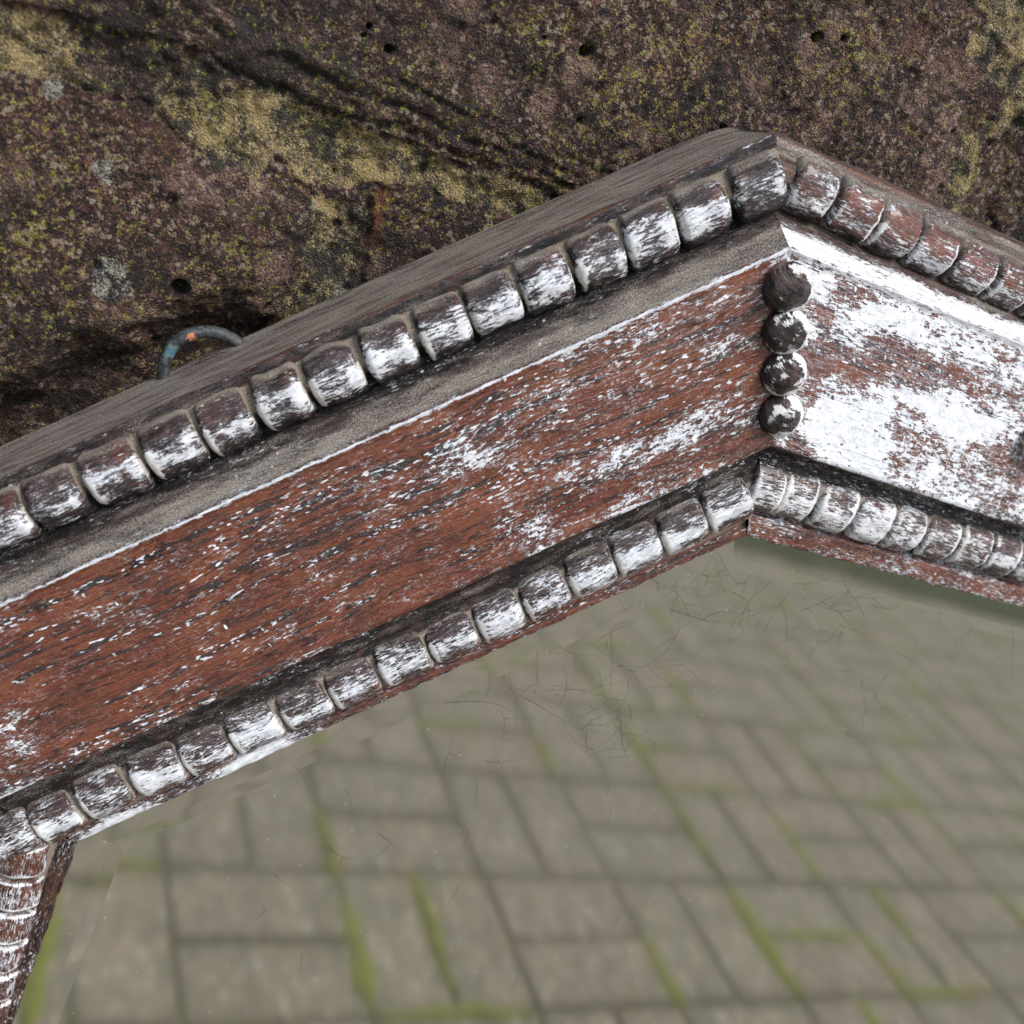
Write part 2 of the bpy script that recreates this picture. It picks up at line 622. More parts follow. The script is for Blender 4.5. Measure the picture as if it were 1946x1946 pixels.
for k in range(-8, 14):
    for l in range(-6, 16):
        hz = (k + l) % 2 == 0
        segs = [((k, l), (k, l + 1), 1.0), ((k, l), (k + 1, l), .42)]
        segs.append((((k, l + .5), (k + 1, l + .5), .25) if hz else ((k + .5, l), (k + .5, l + 1), .4)))
        for a, b_, pr in segs:
            col_p = .5 + .5 * math.sin(k * 2.1 + l * .37 + 1.3)
            if random.random() < pr * (.45 + .55 * col_p):
                t0, t1 = random.choice([(0, 1), (-.05, .55), (.4, 1.05), (0, .8), (.15, 1.0)])
                A, B = ground_xy(*a), ground_xy(*b_)
                if A[1] > -.3 or A[1] < -3.25:
                    continue
                moss_strip(A + (B - A) * t0, A + (B - A) * t1, random.uniform(.011, .019))
o = link("moss", mesh("moss", Vs, Fs, MOSS), pave)
o['kind'] = 'stuff'

# ------------------------------------------------------------------ stone wall
WZ = -0.047


def wpx(pts):
    return np.array([at(x, y, WZ)[:2] for x, y in pts])


def inside(px, py, poly):
    r = np.zeros(px.shape, bool)
    n = len(poly)
    for i in range(n):
        x0, y0 = poly[i]
        x1, y1 = poly[(i + 1) % n]
        c = ((y0 > py) != (y1 > py)) & (px < (x1 - x0) * (py - y0) / (y1 - y0 + 1e-12) + x0)
        r ^= c
    return r


def segdist(px, py, poly, closed=True):
    best = np.full(px.shape, 1e9)
    n = len(poly)
    for i in range(n if closed else n - 1):
        a, b = poly[i], poly[(i + 1) % n]
        d = b - a
        t = np.clip(((px - a[0]) * d[0] + (py - a[1]) * d[1]) / (d @ d + 1e-15), 0, 1)
        best = np.minimum(best, np.hypot(px - a[0] - t * d[0], py - a[1] - t * d[1]))
    return best


def axis(lo, hi, f0, f1, step, n=16):
    core = np.arange(f0, f1, step)
    g = lambda a, b: a + (b - a) * (np.linspace(0, 1, n + 1)[1:] ** 2.4)
    return np.concatenate([g(core[0], lo)[::-1], core, g(core[-1], hi)])


gx = axis(-1.3, 1.5, -.262, .125, .00075)
gy = axis(-LIFT - .02, .75, -.085, .20, .00075)
X, Yg = np.meshgrid(gx, gy, indexing='ij')
jx = fbm(X * 90, Yg * 90, octv=4, seed=3) * .0030
jy = fbm(X * 90 + 40, Yg * 90, octv=4, seed=8) * .0030
U, V_ = X + jx, Yg + jy
JUP = [(-900, -330), (-400, -150), (0, 10), (150, 32), (250, 55), (403, 100), (453, 150), (630, 200), (755, 266), (957, 326), (1120, 400), (1500, 560), (2300, 900)]
JLO = [(-900, -200), (-400, 0), (0, 145), (150, 190), (277, 201), (352, 286), (453, 276), (519, 312), (584, 372), (715, 367), (745, 357), (806, 362), (906, 393), (973, 418), (1120, 500), (1500, 700), (2300, 1040)]
jointA = wpx(JUP + JLO[::-1])
jointB = wpx([(584, 372), (578, 410), (560, 470), (525, 560), (500, 640), (440, 900), (640, 900), (660, 640), (690, 560), (702, 480), (712, 420), (717, 365)])
JR_L = [(1760, -300), (1849, 0), (1920, 95), (1908, 160), (1880, 226), (1828, 272), (1788, 360), (1790, 420), (1780, 700)]
JR_R = [(1905, 700), (1830, 420), (1845, 352), (1888, 272), (1925, 235), (1960, 190), (2050, 100), (2000, -300)]
jointC = wpx(JR_L + JR_R)
inA, inB, inC = inside(U, V_, jointA), inside(U, V_, jointB), inside(U, V_, jointC)
mort = inA | inB | inC
dA, dB, dC = (np.where(i, d, -d) for i, d in ((inA, segdist(U, V_, jointA)), (inB, segdist(U, V_, jointB)), (inC, segdist(U, V_, jointC))))
dm = np.maximum(np.maximum(dA, dB), dC)                   # >0 in mortar
cxl = wpx([(-1500, -560)] + JUP[:-1] + [(2300, 900)])
right_of = inside(U, V_, wpx([(2000, -900)] + JR_R[::-1] + [(1905, 700), (3500, 3000), (3500, -900)]))
below = inside(U, V_, wpx(JLO + [(2600, 6000), (-2500, 6000), (-2500, -500)]))
leftlow = below & inside(U, V_, wpx([(-2500, -800), (0, 0), (640, 360), (600, 560), (560, 700), (500, 6000), (-2500, 6000)]))
reg = np.zeros(X.shape, int)                              # 0 upper stone
reg[below] = 2
reg[leftlow] = 1
reg[right_of & ~below] = 3
reg[mort] = 4
fade = np.exp(-np.maximum(0, np.maximum(np.abs(X + .07) - .25, np.abs(Yg - .06) - .2)) * 6)
hgt = fbm(X * 9, Yg * 9, octv=3, seed=21) * .006 + fbm(X * 45, Yg * 45, octv=4, seed=22) * .0022
# bedding ridges run level through the stone
ca, sa = math.cos(-.12), math.sin(-.12)
su, sv = X * ca + Yg * sa, -X * sa + Yg * ca
bed = fbm(su * 22, sv * 190 + fbm(su * 20, sv * 20, octv=2, seed=31) * 1.5, octv=4, seed=30)
pxw, pyw = sight(np.stack([X, Yg, np.full_like(X, WZ)], -1))
near_ledge = np.exp(-((segdist(U, V_, wpx(JUP), False) - .006) / .016) ** 2) * (~below) * sstep(250, 600, pxw)
crk = 0
for pl in ([(430, 130), (560, 185), (640, 212), (800, 262), (960, 325), (1040, 360)],
           [(520, 95), (640, 160), (760, 205), (880, 262), (1000, 310), (1080, 350)],
           [(760, 150), (880, 215), (1000, 285), (1100, 330)],
           [(880, 190), (980, 250), (1060, 290), (1180, 330)],
           [(280, 210), (345, 280), (400, 300)], [(470, 262), (540, 330), (590, 375)]):
    dd = segdist(U - jx * .3, V_ - jy * .3, wpx(pl), False)
    crk = np.maximum(crk, np.exp(-(dd / .0011) ** 2) * (.45 + .55 * sstep(-.25, .3, fbm(X * 60, Yg * 60, octv=2, seed=77))))
hgt += bed * (.0010 + .0022 * near_ledge * .6) - crk * .0019
hgt += fbm(X * 420, Yg * 420, octv=3, seed=41, gain=.62) * .0011 * fade
hgt += np.where(mort, np.where(inC, .0005, -.0014 - .0016 * sstep(0, .008, dm)), .0016 * np.where(dC > -.012, .2, 1) * sstep(0, .010, -dm))
hgt += np.where(reg == 0, .003 * sstep(.0, .05, -dm), 0)
hgt += np.where(mort, fbm(X * 260, Yg * 260, octv=3, seed=44) * .0016, 0)
moss_m = .36 + .35 * fbm(X * 28, Yg * 28, octv=3, seed=51) + .15 * (reg == 0)
black_m = .22 + .55 * fbm(X * 24 + 9, Yg * 24, octv=4, seed=55) + .35 * crk
pale_m = np.zeros_like(X)
rust_m = np.maximum(0, fbm(X * 60, Yg * 60, octv=3, seed=57) - .42) * 1.0
pink_m = np.maximum(0, fbm(X * 75, Yg * 75, octv=3, seed=59) - .22) * 1.6
mort_m = np.where(mort, .30 + .65 * sstep(0, .004, dm), .25 * sstep(-.004, 0, dm))


def blob(px, py, r, arr, amp, e=1.0):
    c = at(px, py, WZ)
    rr = r * .30 / FPX * 1.05
    d = np.hypot(X - c[0], (Yg - c[1]) * e) + (jx + jy) * .55 + fbm(X * 170, Yg * 170, octv=3, seed=int(px) + 5) * rr * .55
    return np.maximum(arr, amp * (1 - sstep(rr * .55, rr * 1.5, d))) if amp > 0 else arr + amp * (1 - sstep(rr * .5, rr * 1.6, d))


for a in ((197, 318, 24), (224, 528, 34), (652, 560, 13), (1528, 68, 13), (480, 123, 5), (173, 372, 9), (1680, 303, 9), (855, 520, 8), (625, 66, 7), (1390, 52, 8), (600, 395, 12), (1930, 560, 9), (100, 170, 12), (860, 188, 9)):
    pale_m = blob(*a, pale_m, .62)
for a in ((592, 160, 18), (725, 228, 14), (1095, 125, 22), (1030, 200, 24), (520, 505, 26), (1870, 140, 12), (1755, 300, 20), (365, 375, 15), (660, 320, 10)):
    pink_m = blob(*a, pink_m, .9)
for a in ((90, 45, 90), (330, 60, 110), (300, 130, 80), (560, 300, 60), (640, 215, 45), (540, 470, 90), (640, 600, 80), (1000, 450, 60), (60, 640, 120), (250, 690, 120)):
    black_m = blob(*a, black_m, .45)
for a in ((420, 240, 60), (455, 255, 50), (500, 285, 60), (620, 320, 55), (720, 320, 50), (800, 300, 60), (900, 350, 60), (970, 380, 50), (1880, 60, 60), (1900, 150, 60), (1870, 250, 50), (1810, 330, 40), (60, 100, 70), (40, 60, 60)):
    black_m = blob(*a, black_m, -.55)
for a in ((425, 245, 60), (480, 275, 40), (660, 340, 30), (860, 355, 30), (1900, 90, 60), (1840, 320, 40)):
    mort_m = blob(*a, mort_m, 1.25)
    moss_m = blob(*a, moss_m, -.25)
for a in ((320, 140, 120), (200, 110, 90), (640, 470, 70), (560, 560, 60)):
    mort_m = blob(*a, mort_m, -.28)
    black_m = blob(*a, black_m, .5)
for a in ((400, 225, 34), (640, 180, 30), (1110, 90, 18), (1010, 40, 60), (1600, 120, 80), (1250, 130, 90), (1830, 330, 40), (60, 300, 60), (450, 520, 60), (100, 430, 70)):
    moss_m = blob(a[0], a[1], a[2] * 1.4, moss_m, .62)
rst = segdist(U, V_, wpx([(735, 358), (720, 395), (714, 440), (712, 472)]), False)
rust_m = np.maximum(rust_m, 1 - sstep(.0008, .0022, rst))
pits = [(740, 95, 8, 4), (1110, 97, 13, 6), (340, 541, 17, 6), (1551, 72, 9, 5), (186, 497, 6, 3), (1098, 226, 7, 3), (700, 50, 6, 3), (690, 66, 6, 3), (1814, 250, 10, 4), (1370, 240, 7, 3), (1030, 70, 5, 2.5), (1600, 70, 5, 3), (805, 325, 13, 2.5), (640, 330, 9, 2), (1790, 255, 6, 3)]
for x, y, r, d in pits:
    c = at(x, y, WZ)
    rr = r * .30 / FPX * 1.1
    q = np.hypot(X - c[0], Yg - c[1]) + jx * .35
    hgt -= d * .001 * (1 - sstep(rr * .45, rr * 1.15, q))
    black_m = np.maximum(black_m, .9 * (1 - sstep(rr * .5, rr * 1.2, q)))
lowd = segdist(X, Yg, wpx([(-700, 1190), (0, 850), (240, 740), (420, 690)]), False)
hgt -= .016 * (1 - sstep(.004, .024, lowd + jx * 2))
Zw = WZ + hgt
# the wall stays behind the frame
Zw = np.minimum(Zw, -.0375)
nx, ny = X.shape
VW = W(np.stack([X, Yg, Zw], -1).reshape(-1, 3))
M1 = np.stack([mort_m, black_m, pale_m], -1).reshape(-1, 3)
M2 = np.stack([moss_m, rust_m, pink_m], -1).reshape(-1, 3)
FW = grid_faces(nx, ny)
qreg = reg.ravel()[FW[:, 0]]
wall = link("stone_wall", None, None, (0.1, -WZ, 0))
wall['label'] = 'dark lichened sandstone wall with crumbling mortar behind the mirror'
wall['category'] = 'wall'
wall['kind'] = 'thing'
wl = np.array(wall.location)
for rid, nm, lab in ((0, "stone", "large brown block with yellow green specks above the mirror"), (1, "stone", "dark purple block behind the hanging ring"), (2, "stone", "small dark block with rusty edge above the frame"), (3, "stone", None), (4, "mortar", None)):
    F = FW[qreg == rid]
    if not len(F):
        continue
    used, invx = np.unique(F, return_inverse=True)
    o = link(nm, mesh(nm, VW[used] - wl, invx.reshape(F.shape), STONE, m1=M1[used], m2=M2[used]), wall)
    if lab:
        o['label'] = lab

# ------------------------------------------------------------------ the mirror
ANG = math.radians(42.66)
LL, TOPW, HT = .228, .26, .72
ca, sa = math.cos(ANG), math.sin(ANG)
INN = [np.array(p) for p in ((0, 0), (-LL * ca, -LL * sa), (-LL * ca, -HT + LL * sa), (0, -HT), (TOPW, -HT), (TOPW + LL * ca, -HT + LL * sa), (TOPW + LL * ca, -LL * sa), (TOPW, 0))]
# rails go counter-clockwise: 0 left slanting, 1 left upright, 2.. , 7 top rail (from corner 7 to corner 0)
ZB = [-.0284, -.0150, -.0019, .0055, 0.0]              # height of the five profile lines
SB = [.1124, .1112, .0845, .0314, 0.0]
SURV = {(0, 0): [(0, 868), (1000, 420)], (0, 1): [(0, 911), (1400, 287)], (0, 2): [(0, 1147), (1299, 561)], (0, 3): [(0, 1520), (1246, 950)], (0, 4): [(138, 1607), (1416, 1021)],
        (7, 1): [(1485, 258), (1945, 470)], (7, 2): [(1490, 468), (1945, 655)], (7, 3): [(1462, 847), (1945, 1004)], (7, 4): [(1423, 1022), (1945, 1156)],
        (1, 4): [(145, 1612), (26, 1945)]}


def line(m, b):
    if (m, b) in SURV:
        p, q = [at(*u, ZB[b])[:2] for u in SURV[(m, b)]]
        d = q - p
    else:
        p, q = INN[m], INN[(m + 1) % 8]
        d = q - p
        if (m, 4) in SURV:
            p, q = [at(*u, ZB[4])[:2] for u in SURV[(m, 4)]]
            d = (q - p) * np.sign((q - p) @ d)
        d = d / np.linalg.norm(d)
        n = np.array([d[1], -d[0]])                    # outward for counter-clockwise inner loop
        p = p + n * SB[b]
    return p, d / np.linalg.norm(d)


def cross(l1, l2):
    A = np.array([l1[1], -l2[1]]).T
    t = np.linalg.solve(A, l2[0] - l1[0])
    return l1[0] + l1[1] * t[0]


CORN = [[cross(line((m - 1) % 8, b), line(m, b)) for b in range(5)] for m in range(8)]
mirror = link("wall_mirror", None, None, W((TOPW / 2, -LIFT, -.02)))
mirror['label'] = 'octagonal mirror in a carved wooden frame with flaking white paint'
mirror['category'] = 'mirror'
mo = np.array(mirror.location)
BC = {0: 3.60, 7: 3.455, 1: 3.56}                       # where the inner row of beads runs


def profile(m):
    c = BC.get(m, 3.55)
    key = [(0, -.036), (0.0, -.0284), (.5, -.0217), (.96, -.0158), (1.0, -.0148), (1.03, -.0143), (1.08, -.0140), (1.135, -.0141), (1.15, -.0141), (1.165, -.0134),
           (1.21, -.0116), (1.28, -.0104), (1.38, -.0100), (1.48, -.0106), (1.57, -.0122), (1.64, -.0143), (1.68, -.0144), (1.74, -.0118), (1.82, -.0082), (1.90, -.0050), (1.965, -.0024), (1.985, -.0015), (2.0, -.0012), (2.015, -.0014), (2.03, -.0018),
           (2.06, -.0015), (2.5, .0018), (2.94, .0050), (2.975, .0055), (2.992, .0054), (3.0, .0050), (3.012, .0036), (3.05, .0012), (3.10, -.0006), (c - .27, -.0010), (c - .2, .0006), (c - .08, .0018), (c + .05, .0016), (c + .17, .0002), (c + .25, -.0018),
           (c + .28, -.0014), (min(c + .31, 3.955), .0000), (3.975, .0002), (3.99, -.0002), (4.0, -.0012), (4.0, -.0105)]
    key = sorted(key, key=lambda k: k[0]) if False else key
    out = [key[0]]
    for a, b in zip(key, key[1:]):
        ds = abs(b[0] - a[0]) * {0: .014, 1: .030, 2: .053, 3: .031, 4: .031}[min(4, int(a[0] + 1e-6))]
        L = math.hypot(ds, b[1] - a[1])
        n = max(1, int(math.ceil(L / (.0011 if m in (0, 1, 7) else .006))))
        for i in range(1, n + 1):
            out.append((a[0] + (b[0] - a[0]) * i / n, a[1] + (b[1] - a[1]) * i / n))
    return np.array(out)


def rail_points(m, prof, ts):
    def end(c):
        P = np.array(CORN[c])
        b = np.clip(prof[:, 0], 0, 4)
        i = np.minimum(b.astype(int), 3)
        f = (b - i)[:, None]
        return P[i] * (1 - f) + P[i + 1] * f
    A, B = end(m), end((m + 1) % 8)
    xy = A[None] * (1 - ts[:, None, None]) + B[None] * ts[:, None, None]
    return np.concatenate([xy, np.broadcast_to(prof[None, :, 1:2], xy.shape[:2] + (1,))], -1)


# wear painted by hand: (photo x, photo y, radius along grain, radius across, amount)
PAINT_L = [(1230, 855, 150, 34, .26), (1130, 880, 110, 26, .18), (1330, 790, 90, 30, .14), (920, 880, 60, 22, .16), (975, 1005, 40, 16, .18), (1200, 950, 130, 20, .20), (1010, 790, 130, 40, .08),
           (1180, 720, 160, 60, .07), (1370, 640, 40, 18, .15), (25, 1370, 75, 40, .30), (10, 1440, 60, 30, .2), (640, 980, 160, 50, .03), (860, 880, 70, 25, .13), (1440, 690, 30, 40, .05), (1290, 700, 120, 20, .1),
           (30, 1260, 60, 16, .14), (830, 920, 60, 16, .1), (1410, 560, 60, 20, .08)]
PAINT_R = [(1700, 600, 120, 34, .34), (1880, 680, 140, 40, .36), (1640, 780, 110, 60, .34), (1560, 700, 30, 70, .10), (1830, 800, 120, 50, .30), (1600, 830, 120, 26, .24), (1720, 900, 200, 36, .22), (1690, 560, 40, 100, .14),
           (1900, 900, 60, 40, .1), (1560, 560, 60, 30, .2), (1640, 640, 30, 80, .2)]
RED_R = [(1620, 700, 60, 40, .30), (1750, 690, 70, 24, .24), (1560, 640, 36, 90, .22), (1900, 890, 80, 50, .22), (1720, 820, 70, 16, .16), (1540, 740, 22, 80, .25), (1650, 560, 50, 16, .12)]


def blobs(px, py, L, slope):
    c, s = math.cos(slope), math.sin(slope)
    r = np.zeros_like(px)
    for x, y, a, b, k in L:
        du, dv = (px - x) * c + (py - y) * s, -(px - x) * s + (py - y) * c
        r += k * np.exp(-((du / a) ** 2 + (dv / b) ** 2))
    return r


def band(x, a, b, e=.02):
    return sstep(a - e, a + e, x) * (1 - sstep(b - e, b + e, x))


PANEL = {}
RAILS = {}
SIDE = {0: 'L', 7: 'R', 1: 'T'}
for m_ in range(8):
    seen = m_ in (0, 1, 7)
    prof = profile(m_)
    La = np.linalg.norm(CORN[m_][2] - CORN[(m_ + 1) % 8][2])
    nt = int(La / .0013) if seen else 12
    ts = np.linspace(0, 1, nt)
    gap = .00012 / La
    ts = gap + ts * (1 - 2 * gap)
    P = rail_points(m_, prof, ts)
    nt, npf = P.shape[:2]
    be = np.broadcast_to(prof[:, 0][None], (nt, npf))
    al = np.concatenate([[0], np.cumsum(np.hypot(np.diff(prof[:, 0]) * .03, np.diff(prof[:, 1])))])
    u = np.broadcast_to(ts[:, None] * La * 1000, (nt, npf)) + m_ * 371
    v = np.broadcast_to(al[None] * 1000, (nt, npf)) + m_ * 57
    if seen:
        # hand-cut irregularity
        wv = fbm(u / 40, v / 6, octv=3, seed=60 + m_) * .00035 + fbm(u / 7, v / 2.5, octv=3, seed=70 + m_) * .00016
        edge = np.exp(-((be - 2.0) / .03) ** 2) * np.maximum(0, fbm(u / 3.2, v * 0, octv=3, seed=75)) * .0009
        P[..., 2] += wv + edge
        inn = np.exp(-((be - 4) / .03) ** 2)
        dirn = np.array(CORN[m_][4]) - np.array(CORN[m_][2])
        dirn = dirn / np.linalg.norm(dirn)
        P[..., :2] += (inn * fbm(u / 5, v * 0, octv=3, seed=78) * .0006)[..., None] * dirn
        out = np.exp(-((be - .6) / .5) ** 2)
        P[..., :2] += (out * fbm(u / 55, v * 0, octv=3, seed=79) * .0009)[..., None] * dirn
    if m_ == 0:                                         # the back edge is worn round at the top corner
        q = np.clip(ts * La / .010, 0, 1)
        q = np.sqrt(1 - (1 - q) ** 2)[:, None]
        rim_i = int(np.argmin(np.abs(prof[:, 0] - 1.0)))
        w_ = (be < 1.0)
        for c_ in (0, 1):
            P[..., c_] = np.where(w_, P[:, rim_i:rim_i + 1, c_] * (1 - q) + P[..., c_] * q, P[..., c_])
        q2 = (1 - np.clip(ts * La / .024, 0, 1))[:, None] ** 2
        nin = np.array([sa, -ca])
        for c_ in (0, 1):
            P[..., c_] += np.where(w_, nin[c_] * .0022 * q2 * np.clip(1 - be, 0, 1), 0)
    px, py = sight(P)
    n1 = fbm(u / 22, v / 9, octv=3, seed=90 + m_)
    paint = .30 + .08 * n1
    dust = np.zeros_like(px)
    dark = .12 + .15 * n1
    red = np.full_like(px, .9)
    cream = np.zeros_like(px)
    scuff = .18 + 0 * px
    side = band(be, -1, .97, .03)
    rim = band(be, 1.0, 1.17, .02)
    bedm = band(be, 1.15, 1.66, .03)
    up_ = 1 - sstep(1.30, 1.52, be)
    cove = band(be, 1.66, 1.985, .02)
    pan = band(be, 2.0, 3.0, .01)
    step = band(be, 3.0, BC.get(m_, 3.55) + .27, .012)
    lip = band(be, BC.get(m_, 3.55) + .27, 4.5, .01)
    core = band(be, BC.get(m_, 3.55) - .2, BC.get(m_, 3.55) + .26, .03)
    white_edge = np.exp(-((be - 2.0) / .013) ** 2)
    # shared character
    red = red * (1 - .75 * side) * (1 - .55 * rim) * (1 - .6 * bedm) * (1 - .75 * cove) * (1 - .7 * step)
    dark = dark + .36 * rim + .42 * bedm + .22 * cove + .50 * step - .75 * core  # step and bed darkness includes painted shade in the recesses
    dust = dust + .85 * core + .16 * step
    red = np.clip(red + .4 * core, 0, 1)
    if m_ == 7:
        paint = paint + pan * (.145 + .50 * blobs(px, py, PAINT_R, .33) - .8 * blobs(px, py, RED_R, .36)) + cove * (.40 * sstep(1.74, 1.90, be)) + .10 * lip + .10 * step + .05 * rim
        paint += .22 * white_edge + pan * (.03 + .20 * fbm(u / 15, v / 2.2, octv=4, seed=201) + .07 * fbm(u / 3.2, v / 13, octv=3, seed=202))
        dust = dust + .30 * cove * (1 - sstep(1.75, 1.9, be)) + .55 * rim + .35 * bedm + .12 * cove + .35 * side
        dark = dark * (1 - .7 * pan) - .3 * cove * sstep(1.74, 1.86, be) - .12 * rim
        red = np.maximum(red, .75 * pan + .55 * bedm + .6 * rim + .7 * lip)
        scuff = scuff + .30 * pan + .1 * rim
        cream = .35 * bedm + .2 * cove
    else:
        paint = paint + white_edge * .42 + .26 * np.exp(-((be - 2.985) / .012) ** 2) * (.5 + n1)
        red = red * (1 - .95 * np.clip(bedm + rim * .9, 0, 1)) * (1 - .9 * cove)
        dark = dark + .5 * bedm * (1 - up_) + .3 * cove * (1 - sstep(1.72, 1.86, be))  # lower half of the bed takes painted shade below the beads
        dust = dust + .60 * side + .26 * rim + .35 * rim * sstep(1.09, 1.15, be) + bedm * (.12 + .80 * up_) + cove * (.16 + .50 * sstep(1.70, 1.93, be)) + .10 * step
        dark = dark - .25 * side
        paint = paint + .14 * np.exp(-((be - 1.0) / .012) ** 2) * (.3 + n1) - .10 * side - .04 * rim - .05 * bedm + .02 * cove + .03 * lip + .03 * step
        scuff = scuff - .06 * pan
        if m_ == 0:
            paint = paint + pan * (-.02 + .56 * blobs(px, py, PAINT_L, -.43) + .05 * sstep(300, 1300, px)) + lip * (.5 * blobs(px, py, [(485, 1440, 75, 25, 1), (220, 1560, 60, 14, .7)], -.43) + .07 * (1 - sstep(100, 500, px)))
            paint = paint + pan * .12 * fbm(u / 11, v / 2.4, octv=3, seed=203)
            scuff = scuff + pan * (.16 * sstep(500, 1350, px) + blobs(px, py, [(1200, 700, 240, 70, .16), (1120, 860, 200, 60, .15)], -.43))
            dark = dark + pan * blobs(px, py, [(20, 1300, 90, 60, .15), (100, 1150, 300, 14, .28), (900, 770, 700, 12, .16), (1150, 800, 100, 50, .1)], -.43)
            dark = dark + pan * .35 * np.exp(-((py - (1500 - .4583 * px)) / 9) ** 2) * 0
            lipred = sstep(500, 900, px)
            red = red * (1 - lip * .75 * (1 - lipred))
            dark = dark + lip * .22 * (1 - lipred)
            paint = paint - .05 * lip * lipred + .12 * np.exp(-((be - 3.985) / .02) ** 2)
        else:
            paint = paint + .02 * lip
            red = red * (1 - .55 * lip)
            dark = dark + .30 * lip
        cream = .12 * cove + .95 * bedm * up_ + .8 * rim * sstep(1.10, 1.15, be) + .4 * core
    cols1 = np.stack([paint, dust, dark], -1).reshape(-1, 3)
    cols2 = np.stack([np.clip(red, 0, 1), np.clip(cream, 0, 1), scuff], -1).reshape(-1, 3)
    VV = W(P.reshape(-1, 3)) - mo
    UVs = np.stack([u.ravel(), v.ravel()], -1)
    # end caps are left to the neighbouring rail; the flat panel is a piece of its own
    F = grid_faces(nt, npf, True)
    fb = prof[F[:, 0] % npf, 0]
    fb2 = prof[F[:, 2] % npf, 0]
    isp = (np.minimum(fb, fb2) >= 1.999) & (np.maximum(fb, fb2) <= 3.0001)
    lab = {0: "slanting rail with dusty mouldings and a reddish brown panel", 7: "top rail with much white paint left", 1: "upright rail at the lower corner"}.get(m_)
    rail = None
    for nm, sel in (("frame_rail", ~isp), ("flat_panel", isp)):
        used, ix = np.unique(F[sel], return_inverse=True)
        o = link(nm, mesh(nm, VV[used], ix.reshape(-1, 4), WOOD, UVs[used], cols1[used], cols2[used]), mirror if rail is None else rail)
        if rail is None:
            rail = o
            if lab:
                o['label'] = lab
    RAILS[m_] = rail

# ---- beads
BEAD_N = [0]


